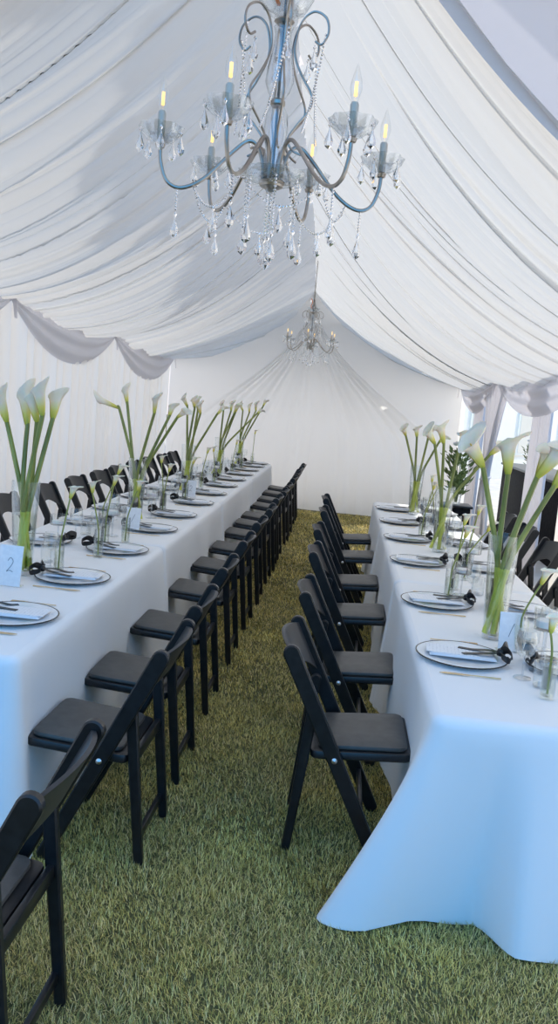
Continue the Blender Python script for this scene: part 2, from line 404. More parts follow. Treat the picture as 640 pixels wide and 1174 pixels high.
# ---- scalloped valances
def valance(name, X_, ya, yb, zf, drop, side, seed, label):
    r = np.random.default_rng(seed); m = MB(); P = []; NU = 70; NV = 36
    for j in range(NV + 1):
        v = j / NV; row = []
        for i in range(NU + 1):
            t = i / NU; y = ya + (yb - ya) * t; s = 4 * t * (1 - t)
            base = .05 + drop * (1 - abs(2 * t - 1) ** 2.1)
            z = zf(y) + .03 - .03 * s - v * base
            f = .022 * math.sin(v * 17 + 1.4 * math.sin(t * 3 + seed)) * (.3 + .7 * s) * (1 - .2 * v) + .04 * s * math.sin(PI * v)
            row.append((X_ + side * (.03 + f), y, z))
        P.append(row)
    m.grid(P)
    # little gathered knots at the ties
    for y in (ya, yb):
        m.add([(X_ + side * .05, y - .05, zf(y) + .03), (X_ + side * .05, y + .05, zf(y) + .03), (X_ + side * .07, y + .03, zf(y) - .16), (X_ + side * .07, y - .03, zf(y) - .16)], [(0, 1, 2, 3)])
    tag(m.build(name, M['valance'], sharp=180), label, 'valance', 'scalloped valances along the eaves')
LN = [(3.7, 6.85, 'greyish scalloped swag along the left eave, nearest the camera'), (6.85, 9.95, 'wide greyish swag over the left curtain, large scallop at the left edge'), (9.95, 13.4, 'greyish swag over the left curtain, scallop next to the end wall')]
for k, (a, b, l) in enumerate(LN): valance('swag_valance', XL + .02, a, b, ZL, .38, 1, k, l)
RN = [(1.9, 5.95, 'scalloped swag along the right eave, nearest the camera'), (5.95, 9.9, 'scalloped swag above the bright window opening at the right edge'), (9.9, 13.0, 'scalloped swag over the opening next to the end wall on the right')]
for k, (a, b, l) in enumerate(RN): valance('swag_valance', XR - .02, a, b, ZR, .33, -1, k + 5, l)

# ------------------------------------------------------------------ outside, to the right
def house():
    t = thing('building', (1.0, 20, 0), math.radians(50)); tag(t, 'bright white rendered building seen through the openings on the right', 'building')
    m = MB(); m.box((0, 0, 0), (16, 6, 6.5), .02); m.box((-.2, -.25, 6.5), (16.2, 6, 6.7), .02); m.build('wall', M['facade'], t)
    m = MB(); m.box((-.05, -.12, 2.55), (16, 0, 2.68), .01); m.build('string_course', M['greytrim'], t)
    for k in range(5):
        xx = 1.0 + k * 2.6
        m = MB(); m.box((xx, -.05, .7), (xx + 1.5, .02, 2.0), .01); w = m.build('window', M['facade'], t)
        m = MB(); m.box((xx + .08, -.06, .78), (xx + 1.42, -.045, 1.92), 0); m.build('pane', M['winglass'], w)
house()
t = thing('bar_counter', (2.55, 9.2, 0)); tag(t, 'long black-clothed bar counter outside behind the bright opening', 'bar counter')
m = MB(); m.box((0, 0, .01), (.62, 4.2, 1.0), .01)
m.build('cloth_skirt', M['barcloth'], t); m = MB(); m.box((-.03, -.03, 1.0), (.65, 4.23, 1.035), .012); m.build('counter_top', M['black'], t)
t = thing('bar_counter', (2.5, 5.6, 0)); tag(t, 'black-clothed bar counter outside at the right edge of the photo', 'bar counter')
m = MB(); m.box((0, 0, .01), (.62, 2.7, 1.0), .01); m.build('cloth_skirt', M['barcloth'], t)
m = MB(); m.box((-.03, -.03, 1.0), (.65, 2.73, 1.035), .012); m.build('counter_top', M['black'], t)

# ------------------------------------------------------------------ tablecloths
def tablecloth(name, x0, x1, y0, y1, label, flare=.05, seed=0, special=None, z=.75, over=.0):
    r = np.random.default_rng(seed); rad = .035; rc = .05
    # outline of the top, counter-clockwise with rounded corners
    out = []
    def corner(cx, cy, a0):
        for k in range(9): a = a0 + PI / 2 * k / 8; out.append((cx + rc * math.cos(a), cy + rc * math.sin(a), math.cos(a), math.sin(a), 1.0))
    def side(p, q, nx, ny):
        L = math.hypot(q[0] - p[0], q[1] - p[1]); n = int(L / .02)
        for k in range(1, n): t = k / n; out.append((p[0] + (q[0] - p[0]) * t, p[1] + (q[1] - p[1]) * t, nx, ny, 0.0))
    corner(x0 + rc, y0 + rc, PI); side((x0 + rc, y0), (x1 - rc, y0), 0, -1)
    corner(x1 - rc, y0 + rc, 1.5 * PI); side((x1, y0 + rc), (x1, y1 - rc), 1, 0)
    corner(x1 - rc, y1 - rc, 0); side((x1 - rc, y1), (x0 + rc, y1), 0, 1)
    corner(x0 + rc, y1 - rc, PI / 2); side((x0, y1 - rc), (x0, y0 + rc), -1, 0)
    N = len(out); s = np.cumsum([math.hypot(out[i][0] - out[i - 1][0], out[i][1] - out[i - 1][1]) for i in range(N)])
    corners = [(x0, y0), (x1, y0), (x1, y1), (x0, y1)]
    f1, f2, p1, p2 = r.uniform(3.5, 5.5), r.uniform(9, 13), r.uniform(0, 6), r.uniform(0, 6)
    NV = 26; P = []
    inner = [(ox - nx * rad, oy - ny * rad, z) for ox, oy, nx, ny, c in out]
    rows = [inner]
    for k in range(1, 5):
        a = PI / 2 * k / 4; rows.append([(ox - nx * rad * (1 - math.sin(a)), oy - ny * rad * (1 - math.sin(a)), z - rad * (1 - math.cos(a))) for ox, oy, nx, ny, c in out])
    for j in range(1, NV + 1):
        v = j / NV; row = []
        for i, (ox, oy, nx, ny, c) in enumerate(out):
            dc = min(math.hypot(ox - cx, oy - cy) for cx, cy in corners)
            fl = flare * math.exp(-(dc / .13) ** 2) * v ** 1.2
            amp = (.004 + .022 * v) * (1 - .3 * math.exp(-(dc / .2) ** 2))
            w = amp * (math.sin(s[i] * f1 + p1) * .8 + .35 * math.sin(s[i] * f2 + p2)) + .012 * v
            w = max(w, .0)
            px_, py_, pz_ = ox + nx * (w + fl), oy + ny * (w + fl), z - rad - (z - rad - .012) * v
            if special:
                px_, py_, pz_ = special(px_, py_, pz_, ox, oy, nx, ny, v, s[i])
            row.append((px_, py_, pz_))
        rows.append(row)
    m = MB(); m.grid(rows, wrap=True)
    # flat top with a slight sag grid
    o0 = len(m.v); m.v.append(((x0 + x1) / 2, (y0 + y1) / 2, z)); 
    for i in range(N): m.f.append((o0, i, (i + 1) % N))
    o = m.build(name, M['cloth'], sharp=60); tag(o, label, 'tablecloth', 'long white tablecloths'); return o
def spec_front(x, y, z, ox, oy, nx, ny, v, s):
    # near end of the right-hand row: cloth pulled out in a long tail at its left corner, full folds across the front
    dcx = math.hypot(ox - .36, oy - 2.56)
    k = math.exp(-(dcx / .085) ** 2) * v ** 1.2
    x += -.27 * k; y += .02 * k
    if ny < -.3:
        e = smooth(0, .12, ox - .39)
        tgt = .085 - .15 * smooth(.58, .70, ox) + .012 * math.sin(ox * 24) + .04 * math.exp(-((ox - .43) / .04) ** 2)
        y = y * (1 - e) + e * (2.55 + tgt * v ** 1.2)
        z += e * v * (.035 * math.exp(-((ox - .43) / .04) ** 2) + .008 * math.sin(ox * 20))
    return x, y, z
TL = [(2.66, 4.98), (4.98, 7.36), (7.36, 9.85), (9.85, 12.4)]
LL = ['white cloth on the left row table whose near corner meets the photo edge', 'white cloth on the second full table of the left row', 'white cloth on the third full table of the left row', 'white cloth on the farthest table of the left row, by the end wall']
for k, (a, b) in enumerate(TL): tablecloth('tablecloth', -1.95, -1.035, a + .004, b - .004, LL[k], .075, k + 1)
TR = [(2.55, 4.66), (4.66, 6.76), (6.76, 8.62)]
LR = ['nearest white tablecloth on the right, glowing blue with a corner trailing on the grass', 'white cloth on the middle table of the right row', 'white cloth on the farthest table of the right row']
for k, (a, b) in enumerate(TR): tablecloth('tablecloth', .36, 1.17, a + .004, b - .004, LR[k], .06, k + 21, spec_front if k == 0 else None)

# the folding tables under the cloths
def folding_table(x0, x1, y0, y1, label):
    t = thing('folding_table', ((x0 + x1) / 2, (y0 + y1) / 2, 0)); tag(t, label, 'table', 'folding tables hidden under the cloths')
    w, l = (x1 - x0) / 2 - .05, (y1 - y0) / 2 - .05
    m = MB(); m.box((-w, -l, .69), (w, l, .735), .01); m.build('table_top', M['greytrim'], t)
    for sx in (-1, 1):
        for sy in (-1, 1):
            m = MB(); m.tube([(sx * (w - .12), sy * (l - .3), .02), (sx * (w - .12), sy * (l - .3), .69)], .014); m.build('leg', M['frame'], t)
for k, (a, b) in enumerate(TL): folding_table(-1.95, -1.035, a, b, 'folding table hidden under the ' + ['nearest full', 'second full', 'third full', 'farthest'][k] + ' cloth of the left row')
for k, (a, b) in enumerate(TR): folding_table(.36, 1.17, a, b, 'folding table hidden under the ' + ['nearest', 'middle', 'farthest'][k] + ' cloth of the right row')

# ------------------------------------------------------------------ folding chairs
def capsule_bar(mb, A, B, width, thick, y):
    # flat bar in the xz plane from A to B with round ends; 'thick' runs along y
    A = Vector((A[0], 0, A[1])); B = Vector((B[0], 0, B[1])); t = (B - A).normalized(); n = Vector((-t.z, 0, t.x)); h = width / 2; pts = []
    N = 10
    for k in range(N + 1): q = PI / 2 + PI * k / N; pts.append(A + (n * math.sin(q) + t * math.cos(q)) * h * (.8 if True else 1))
    for k in range(N + 1): q = -PI / 2 + PI * k / N; pts.append(B + (n * math.sin(q) + t * math.cos(q)) * h)
    L = len(pts); bev = .005; vs_ = []; fs_ = []
    c = (A + B) / 2
    def ins(p, e):
        # pull in towards the bar's centreline
        s_ = (p - A).dot(t); q_ = (p - A).dot(n); LL_ = (B - A).length
        s2 = min(max(s_, 0), LL_); core = A + t * s2; v = p - core; l = v.length
        return core + v * max(0, (l - e) / l) if l > 1e-6 else p
    for (e, yy) in ((bev, -thick / 2), (0, -thick / 2 + bev), (0, thick / 2 - bev), (bev, thick / 2)):
        for p in pts: q = ins(p, e); vs_.append((q.x, y + yy, q.z))
    for r_ in range(3):
        for k in range(L): fs_.append((r_ * L + k, r_ * L + (k + 1) % L, (r_ + 1) * L + (k + 1) % L, (r_ + 1) * L + k))
    fs_ += [tuple(reversed(range(L))), tuple(3 * L + k for k in range(L))]
    mb.add(vs_, fs_)
def rounded_slab(mb, x0, x1, w0, w1, z0, z1, rc, dome=0.0, n=6):
    # seat-like slab: width 2*w0 at x0 and 2*w1 at x1
    cs = [((x0 + rc), -(w0 - rc), PI), ((x1 - rc), -(w1 - rc), 1.5 * PI), ((x1 - rc), (w1 - rc), 0), ((x0 + rc), (w0 - rc), PI / 2)]
    def ring(inset, z):
        out = []
        for cx, cy, a0 in cs:
            for k in range(n + 1):
                a = a0 + PI / 2 * k / n; out.append((cx + (rc - inset) * math.cos(a), cy + (rc - inset) * math.sin(a), z))
        return out
    e = min(.006, (z1 - z0) * .45)
    rings = [ring(e, z0), ring(0, z0 + e), ring(0, z1 - e), ring(e * .4, z1 - e * .3), ring(e * 1.6, z1)]
    if dome: rings.append([((p[0] - (x0 + x1) / 2) * .75 + (x0 + x1) / 2, p[1] * .75, z1 + dome * .8) for p in ring(0, z1)]); rings.append([((p[0] - (x0 + x1) / 2) * .35 + (x0 + x1) / 2, p[1] * .35, z1 + dome) for p in ring(0, z1)])
    L = len(rings[0]); vs_ = [p for q in rings for p in q]; fs_ = []
    for r_ in range(len(rings) - 1):
        for k in range(L): fs_.append((r_ * L + k, r_ * L + (k + 1) % L, (r_ + 1) * L + (k + 1) % L, (r_ + 1) * L + k))
    fs_ += [tuple(reversed(range(L))), tuple((len(rings) - 1) * L + k for k in range(L))]
    mb.add(vs_, fs_)
def make_chair():
    root = thing('folding_chair')
    for s in (-1, 1):
        m = MB(); capsule_bar(m, (.345, .024), (-.035, .79), .062, .030, s * .213); m.build('post', M['black'], root)
        m = MB(); capsule_bar(m, (.005, .018), (.062, .570), .042, .026, s * .180); m.build('rear_leg', M['black'], root)
        m = MB(); m.lathe([(.0, 0), (.011, 0), (.011, .004), (.007, .008), (.0, .009)], 12, M4=Matrix.Translation((.158, s * .227, .400)) @ Matrix.Rotation(-s * PI / 2, 4, 'X')); m.build('bolt', M['bolt'], root)
    T_ = Matrix.Translation((.26, 0, .42)) @ Matrix.Rotation(math.radians(-4.5), 4, 'Y') @ Matrix.Translation((-.26, 0, -.42))
    m = MB(); rounded_slab(m, .065, .445, .190, .198, .395, .428, .03); m.v = [tuple(T_ @ Vector(p)) for p in m.v]; m.build('seat_frame', M['black'], root)
    m = MB(); rounded_slab(m, .095, .430, .172, .180, .426, .446, .035, .006); m.v = [tuple(T_ @ Vector(p)) for p in m.v]; m.build('seat_pad', M['pad'], root)
    # curved back panel with an arched lower edge
    m = MB(); N = 16; rows = []
    fr, bk = [], []
    for i in range(N + 1):
        t = -1 + 2 * i / N; y = t * .20; zt = .795 + .022 * (1 - t * t); zb = .605 + .075 * (1 - abs(t) ** 2.4)
        bow = -.034 * (1 - t * t); line = []
        for k in range(7):
            z = zb + (zt - zb) * k / 6; xx = -.035 + (.79 - z) * .50 + bow
            line.append((xx, y, z))
        fr.append([(p[0] + .007, p[1], p[2]) for p in line]); bk.append([(p[0] - .007, p[1], p[2]) for p in line])
    ring = [f + b[::-1] for f, b in zip(fr, bk)]
    m.grid(ring, wrap=True); m.f += [tuple(reversed(range(14))), tuple(N * 14 + k for k in range(14))]
    m.build('backrest', M['panel'], root, sharp=50)
    m = MB(); m.box((.038, -.180, .375), (.058, .180, .420), .004); m.build('seat_rail', M['black'], root)
    m = MB(); m.box((.012, -.180, .075), (.030, .180, .110), .004); m.build('rear_stretcher', M['black'], root)
    m = MB(); m.box((.268, -.205, .155), (.286, .205, .190), .004); m.build('front_stretcher', M['black'], root)
    return root
chair = make_chair()
AISLE_L = [1.86, 2.93, 3.58, 4.40, 5.27, 6.09, 6.89, 7.69, 8.34, 8.92, 9.85, 10.55, 11.3, 12.0]
AISLE_R = [3.16, 4.04, 5.12, 6.05, 7.12, 8.08]
BACK_L = [4.6, 5.3, 6.1, 6.95, 7.75, 8.5, 9.2, 10.0, 10.8, 11.5, 12.2]
BACK_R = [4.7, 5.55, 6.35, 7.2, 8.0]
ORD = ['', 'second', 'third', 'fourth', 'fifth', 'sixth', 'seventh', 'eighth', 'ninth', 'tenth', 'eleventh', 'twelfth', 'thirteenth']
first = [True]
def place(x, y, rz, label, group):
    c = chair if first[0] else copy_tree(chair); first[0] = False
    c.location = (x, y, 0); c.rotation_euler = (0, 0, rz); tag(c, label, 'chair', group)
for k, y in enumerate(AISLE_L):
    lab = 'black folding chair at the lower left corner, cut off by the frame' if k == 0 else ('farthest black folding chair of the left aisle row, beside the end wall' if k == len(AISLE_L) - 1 else '%s black folding chair from the camera in the left aisle row' % ORD[k])
    place((-.585 if k else -.625) + random.uniform(-.01, .01), y, PI + random.uniform(-.03, .03), lab, 'chairs along the left side of the aisle')
for k, y in enumerate(AISLE_R):
    lab = 'nearest black folding chair on the right of the aisle, shown whole from its side' if k == 0 else ('farthest black folding chair on the right of the aisle' if k == len(AISLE_R) - 1 else '%s black folding chair from the camera in the right aisle row' % ORD[k])
    place(-.075 + random.uniform(-.01, .01), y, random.uniform(-.03, .03), lab, 'chairs along the right side of the aisle')
for k, y in enumerate(BACK_L):
    lab = 'black folding chair behind the left table, %s from the left edge along the curtain' % (['first', *ORD[1:]][k])
    place(-2.50 + random.uniform(-.02, .02), y, random.uniform(-.05, .05), lab, 'chairs between the left table and the curtain')
for k, y in enumerate(BACK_R):
    lab = 'black folding chair behind the right table, %s from the right edge of the photo' % (['first', *ORD[1:]][k])
    place(1.62 + random.uniform(-.01, .01), y, PI + random.uniform(-.08, .08), lab, 'chairs on the far side of the right table')

# ------------------------------------------------------------------ tent mouth: outer roof over the first bay, frame
def roof_bay():
    m = MB()
    for s, xe, ze in ((-1, XL, ZL(3) + .06), (1, XR, ZR(3) + .06)):
        P = [[(RX + .13 + (xe - RX - .13) * v, y, 3.92 + (ze - 3.92) * v - .05 * math.sin(PI * v)) for y in np.linspace(YM, YF + .06, 10)] for v in np.linspace(0, 1, 20)]
        m.grid(P)
    # fascia closing the step between the lining's edge and the roof
    for s, xe, ze in ((-1, XL, ZL(3)), (1, XR, ZR(3))):
        R0 = ridge(YF); P = []
        for v in np.linspace(0, 1, 24):
            xx = R0.x + (xe - R0.x) * v; lo = R0.z + (ze - R0.z) * v - .40 * 4 * v * (1 - v) - .06; hi = 3.95 + (ze + .06 - 3.95) * v
            P.append([(xx, YF + .04, lo), (xx, YF + .05, hi)])
        m.grid(P)
    struct(m.build('ceiling.002', M['valance'], sharp=30))
    for y in (YM + .02, YF + .1):
        m = MB()
        for xe, ze in ((XL, ZL(3)), (XR, ZR(3))): m.tube([(RX + .13, y, 3.87), (xe, y, ze)], .024, 8)
        for xe, ze in ((XL, ZL(3)), (XR, ZR(3))): m.tube([(xe, y, 0), (xe, y, ze)], .024, 8)
        struct(m.build('trim_2', M['frame']))
roof_bay()

# ------------------------------------------------------------------ chandeliers
def crystal_drop(mb, p, s=1.0):
    # faceted pear drop with a small top bead; p is the hook point
    x_, y_, z_ = p
    mb.lathe([(0, 0), (.0045 * s, -.006 * s), (0.001, -.012 * s)], 6, p)
    mb.lathe([(0.001, -.012 * s), (.004 * s, -.024 * s), (.0105 * s, -.043 * s), (.0085 * s, -.053 * s), (0, -.060 * s)], 6, p)
def beads(mb, pts, r=.0045):
    for p in pts: mb.lathe([(0, r), (r * .95, .3 * r), (r * .95, -.3 * r), (0, -r)], 5, p)
def chain_pts(a, b, sag, n):
    a = Vector(a); b = Vector(b); return [a.lerp(b, t) - Vector((0, 0, sag * 4 * t * (1 - t))) for t in [k / n for k in range(n + 1)]]
def make_chandelier(cable_top):
    # z = 0 at the middle of the lower glass dish
    r = random.Random(4); root = thing('chandelier')
    dm = MB(); crystal_drop(dm, (0, 0, 0)); dproto = dm.build('crystal_drop', M['crystal'], root, sharp=15); dfirst = [True]
    def drop(p, sc, nb=2):
        o = dproto if dfirst[0] else dproto.copy()
        if not dfirst[0]: col.objects.link(o)
        dfirst[0] = False; o.parent = root; o.location = p; o.scale = (sc, sc, sc)
    m = MB(); m.lathe([(0, -.035), (.012, -.032), (.018, -.02), (.01, -.012), (.055, -.006), (.092, .012), (.100, .026), (.096, .028), (.085, .018), (.04, .006), (.018, .012), (.014, .03)], 40, flute=.03, nf=20)
    m.build('lower_dish', M['crystalthin'], root, sharp=60)
    m = MB(); m.lathe([(.0, -.03), (.034, -.014), (.040, .0), (.022, .012), (.0, .014)], 16); m.build('hub', M['chrome'], root); m = MB(); m.lathe([(.004, .01), (.004, .62)], 8); m.build('centre_rod', M['wire'], root)
    m = MB(); m.lathe([(.026, .02), (.030, .03), (.032, .06), (.026, .10), (.034, .15), (.030, .19), (.018, .215)], 16, flute=.06, nf=8)
    m.build('glass_column', M['crystalthin'], root, sharp=60)
    m = MB(); m.lathe([(.014, .228), (.030, .25), (.040, .28), (.036, .32), (.026, .37), (.022, .41), (.028, .43), (.016, .44)], 16, flute=.06, nf=8)
    m.build('glass_column', M['crystalthin'], root, sharp=60)
    m = MB(); m.lathe([(.016, .21), (.022, .216), (.022, .226), (.016, .232)], 14); m.build('collar', M['chrome'], root); m = MB(); m.lathe([(.02, .436), (.03, .444), (.02, .452)], 14); m.build('collar', M['chrome'], root)
    m = MB(); m.lathe([(.012, .452), (.03, .456), (.06, .475), (.078, .505), (.075, .507), (.055, .482), (.02, .464), (.012, .52)], 32, flute=.05, nf=12)
    m.build('crown_dish', M['crystalthin'], root, sharp=60)
    m = MB(); 
    n = int((cable_top - .52) / .03)
    for k in range(n):
        z = .535 + k * .03; q = (k % 2) * PI / 2; ring = [(.008 * math.cos(a) * math.cos(q), .008 * math.cos(a) * math.sin(q), z + .019 * math.sin(a)) for a in np.linspace(0, 2 * PI, 9)]
        m.tube(ring, .0022, 5, cap=False)
    m.tube([(.004, 0, .5), (.006, 0, cable_top)], .002, 5)
    m.build('hanging_chain', M['chrome'], root)
    m = MB(); m.tube(catmull([(-.02, 0, .49), (-.035, .01, .53), (-.02, .0, .57), (-.04, -.01, .62)], 5), .006, 6); m.build('copper_wire', M['copper'], root)
    for k in range(6):
        a = math.radians(14 + 60 * k); ca, sa = math.cos(a), math.sin(a)
        def pol(rr, z, tw=0.0): return (rr * math.cos(a + tw), rr * math.sin(a + tw), z)
        # main arm: leaves the hub, humps, dips and rises to the cup
        path = catmull([pol(.028, .0), pol(.030, .045), pol(.050, .095), pol(.080, .105), pol(.125, .065), pol(.20, -.015), pol(.262, -.048), pol(.305, -.035), pol(.326, .015), pol(.33, .065)], 5)
        m = MB(); m.tube(path, .0058, 8); m.build('arm', M['chrome'], root)
        # lyre scroll
        ua = a + math.radians(30)
        def pu(rr, z): return (rr * math.cos(ua), rr * math.sin(ua), z)
        m = MB(); m.tube(catmull([pu(.085, .075), pu(.055, .09), pu(.04, .12), pu(.062, .155), pu(.100, .20), pu(.102, .24), pu(.07, .29), pu(.045, .34), pu(.04, .385), pu(.055, .44), pu(.09, .465), pu(.128, .445), pu(.138, .405), pu(.12, .375), pu(.10, .385)], 5), .0036, 6)
        m.build('scroll', M['chrome'], root)
        c = pol(.33, .0)
        cup = MB(); cup.lathe([(.008, .062), (.02, .068), (.035, .075), (.054, .092), (.063, .112), (.060, .113), (.050, .096), (.030, .082), (.012, .078)], 32, (c[0], c[1], 0), flute=.07, nf=8)
        cup = cup.build('candle_dish', M['crystalthin'], root, sharp=60)
        s_ = MB(); s_.lathe([(.0, .052), (.012, .055), (.015, .064), (.0, .068)], 12, (c[0], c[1], 0)); s_.build('dish_nut', M['chrome'], cup)
        s_ = MB(); s_.lathe([(.011, .07), (.0115, .15), (.009, .155), (.0, .155)], 14, (c[0], c[1], 0)); s_.build('candle_sleeve', M['candle'], root)
        b_ = MB(); b_.lathe([(.007, .155), (.0125, .172), (.0165, .19), (.0145, .208), (.008, .23), (.003, .246), (.0, .254)], 14, (c[0], c[1], 0)); b_ = b_.build('flame_bulb', M['glass'], root)
        f_ = MB()
        for q in range(4):
            o = (c[0] + .0035 * math.cos(q * PI / 2), c[1] + .0035 * math.sin(q * PI / 2)); f_.tube([(o[0], o[1], .170), (o[0], o[1], .207)], .0016, 5)
        f_.build('filament', M['filament'], b_)
        m = MB()                                             # drops round the cup
        for q in range(5):
            w = a + 2 * PI * q / 5 + .3; e = (c[0] + .060 * math.cos(w), c[1] + .060 * math.sin(w), .104)
            drop((e[0], e[1], e[2] - .004), 1.15)
        m = MB(); e = pol(.275, -.055); beads(m, [(e[0], e[1], e[2] - .009 * i) for i in range(7)]); crystal_drop(m, (e[0], e[1], e[2] - .062), 1.25)
        m.build('arm_pendant', M['crystal'], root, sharp=15)
        m = MB()                                             # bead swags between neighbouring arms and from the scrolls
        a2 = a + PI / 3; p0 = pol(.23, -.035); p1 = (.23 * math.cos(a2), .23 * math.sin(a2), -.035); beads(m, chain_pts(p0, p1, .075, 26), .0042)
        mid = chain_pts(p0, p1, .075, 2)[1]; drop(mid, 1.2); m.build('bead_swag', M['crystal'], root, sharp=15); m = MB()
        p2 = pu(.13, .40); p3 = pol(.12, .10, 0); beads(m, chain_pts(p2, (p3[0], p3[1], .12), .03, 34), .0042)
        e = pu(.10, .375); drop(e, 1.2)
        m.build('bead_string', M['crystal'], root, sharp=15)
        m = MB(); e = (.080 * math.cos(ua), .080 * math.sin(ua), .002); L = 9 + (k * 5) % 7
        beads(m, [(e[0], e[1], e[2] - .0105 * i) for i in range(L)], .005); crystal_drop(m, (e[0], e[1], e[2] - .0105 * L), 1.45)
        m.build('dish_pendant', M['crystal'], root, sharp=15)
    m = MB(); beads(m, [(0, 0, -.04 - .011 * i) for i in range(10)], .0055); crystal_drop(m, (0, 0, -.15), 1.7); m.build('centre_pendant', M['crystal'], root, sharp=15)
    return root
c1 = make_chandelier(1.46); c1.location = (-.284, 2.54, 2.335)
tag(c1, 'large crystal chandelier with six candle arms hanging near the camera', 'chandelier', 'crystal chandeliers')
c2 = copy_tree(c1); c2.location = (-.55, 11.0, 2.42); c2.rotation_euler = (0, 0, .2); tag(c2, 'small distant crystal chandelier hanging in front of the end wall', 'chandelier', 'crystal chandeliers')

# ------------------------------------------------------------------ callas, vases
def frame_at(p, dirv):
    dirv = Vector(dirv).normalized(); q = Vector((0, 0, 1)).rotation_difference(dirv); return Matrix.Translation(p) @ q.to_matrix().to_4x4()
def calla_flower(size, length, open_, Mx, twist=0.0):
    # spathe: a funnel wrapped round itself, flaring into a lip with one pointed tip
    m = MB(); NU, NV = 22, 14; P = []; al = []
    for j in range(NV + 1):
        v = j / NV; row = []
        for i in range(NU + 1):
            t = i / NU; a = 2 * PI * 1.06 * (t - .5) + twist
            tipf = math.cos(a - twist)                         # +1 at the tip side
            Lh = length * (1 + .22 * tipf * v * v)
            rr = size * (.13 + .36 * v ** .75 + open_ * .62 * smooth(.55, 1, v) ** 1.3 * (1 + .45 * tipf)) + .0025 * t
            z = v * Lh - open_ * size * .55 * smooth(.75, 1, v) * (1 if tipf > -.2 else .6)
            if tipf > .9: rr += size * .5 * (tipf - .9) * 5 * smooth(.8, 1, v) * .4
            row.append(Mx @ Vector((rr * math.cos(a), rr * math.sin(a), z))); al.append(v)
        P.append(row)
    m.grid(P); return m, al
def set_along(o, al):
    at = o.data.attributes.new('along', 'FLOAT', 'POINT'); at.data.foreach_set('value', al)
def calla(base, mid, head, tip, stem_r, fsize, open_, label, group, water_z=None, name='calla_lily'):
    """base, mid, head, tip in world space; flower runs from head to tip"""
    base, mid, head, tip = map(Vector, (base, mid, head, tip))
    root = thing(name, base); tag(root, label, 'flower', group); L = [p - base for p in (base, mid, head, tip)]
    d_ = (L[3] - L[2]); ln = d_.length
    pts = catmull([L[0], L[0].lerp(L[1], .5) + Vector((0, 0, 0)), L[1], L[1].lerp(L[2], .55) + (L[1] - L[0]).normalized() * ln * .10, L[2], L[2] + d_.normalized() * ln * .08], 5)
    n = len(pts)
    if water_z is not None:
        k = next((i for i, p in enumerate(pts) if p.z + base.z > water_z), n - 1)
        k = max(2, k)
        m = MB(); m.tube(pts[:k + 1], stem_r * 1.08, 7); w = m.build('stem_under_water', M['stemwet'], root)
        m = MB(); m.tube(pts[k:], [stem_r * (1 - .2 * i / n) for i in range(n - k)], 7); m.build('stem', M['stem'], root)
    else:
        m = MB(); m.tube(pts, stem_r, 6); m.build('stem', M['stem'], root)
    m, al = calla_flower(fsize, ln, open_, frame_at(L[2], d_)); o = m.build('spathe', M['petal'], root, sharp=180); set_along(o, al)
    e = d_.normalized(); m = MB(); m.tube([L[2] + e * ln * .2, L[2] + e * ln * .5, L[2] + e * ln * .72], [fsize * .07, fsize * .08, fsize * .03], 6); m.build('spadix', M['spadix'], root)
    return root
def big_vase(X0, Y0, label, h=.46, rt=.068, rb=.046, wl=.30):
    t = thing('glass_vase', (X0, Y0, .752)); tag(t, label, 'vase', 'tall clear glass vases')
    m = MB(); m.lathe([(0, 0), (rb, 0), (rt, h), (rt - .003, h), (rb - .003, .018), (0, .018)], 28); m.build('vase_wall', M['glass'], t, sharp=50)
    m = MB(); m.lathe([(0, 0.001), (rb - .001, 0.001), (rb, .012), (rb - .002, .018), (0, .018)], 28); m.build('thick_base', M['crystalthin'], t, sharp=50)
    m = MB(); rw = rb + (rt - rb) * wl / h - .004; m.lathe([(0, .019), (rb - .004, .019), (rw, wl), (0, wl)], 28); m.build('water', M['water'], t, sharp=50)
M['water'] = glass('vase_water', (.96, .98, .93), .01)
BQ = {
 'L1': (-1.51, 3.89, [(-.108, 0, .736, -.142, .89), (-.018, .03, .726, -.054, .915), (.08, -.04, .784, .069, .941), (.101, .04, .767, .108, .907), (.04, .0, .75, .02, .90)], 'left table vase nearest the camera', .066, .30),
 'L2': (-1.44, 5.80, [(-.161, 0, .801, -.325, .865), (-.117, .05, .831, -.151, .959), (.104, -.05, .785, .122, .921), (.19, .04, .766, .21, .865), (.265, -.03, .773, .339, .831)], 'second vase of the left row', .045, .45),
 'L3': (-1.46, 7.80, [(-.04, 0, .82, -.082, .92), (.022, .05, .808, -.003, .91), (.097, -.05, .763, .089, .874), (.239, .04, .766, .311, .859), (.06, .02, .80, .05, .91)], 'third vase of the left row', .045, .5),
 'L4': (-1.45, 9.75, [(.009, 0, .783, -.02, .878), (.126, .05, .739, .16, .861), (.104, -.05, .781, .117, .9), (.40, .04, .773, .46, .833), (.15, .02, .77, .19, .88)], 'fourth vase of the left row', .045, .5),
 'L5': (-1.44, 11.55, [(.004, 0, .764, -.044, .875), (.09, .05, .746, .08, .873), (.19, -.05, .78, .192, .908), (.277, .04, .852, .309, .944)], 'farthest vase of the left row', .045, .5),
 'R1': (.73, 3.60, [(-.128, 0, .744, -.225, .876), (-.009, .05, .718, -.022, .895), (.094, -.04, .724, .195, .883), (.159, -.08, .691, .237, .83), (.120, .06, .72, .16, .87)], 'right table vase nearest the camera', .078, .75),
 'R2': (.73, 5.77, [(-.108, 0, .749, -.183, .853), (-.04, .05, .752, -.078, .89), (.265, -.04, .709, .345, .797), (.069, .06, .726, .112, .865)], 'middle vase of the right row', .062, .55),
 'R3': (.71, 7.79, [(-.142, 0, .728, -.182, .811), (-.035, .05, .72, -.046, .821), (.062, -.05, .748, .098, .844), (.171, .04, .691, .234, .76)], 'farthest vase of the right row', .055, .5)}
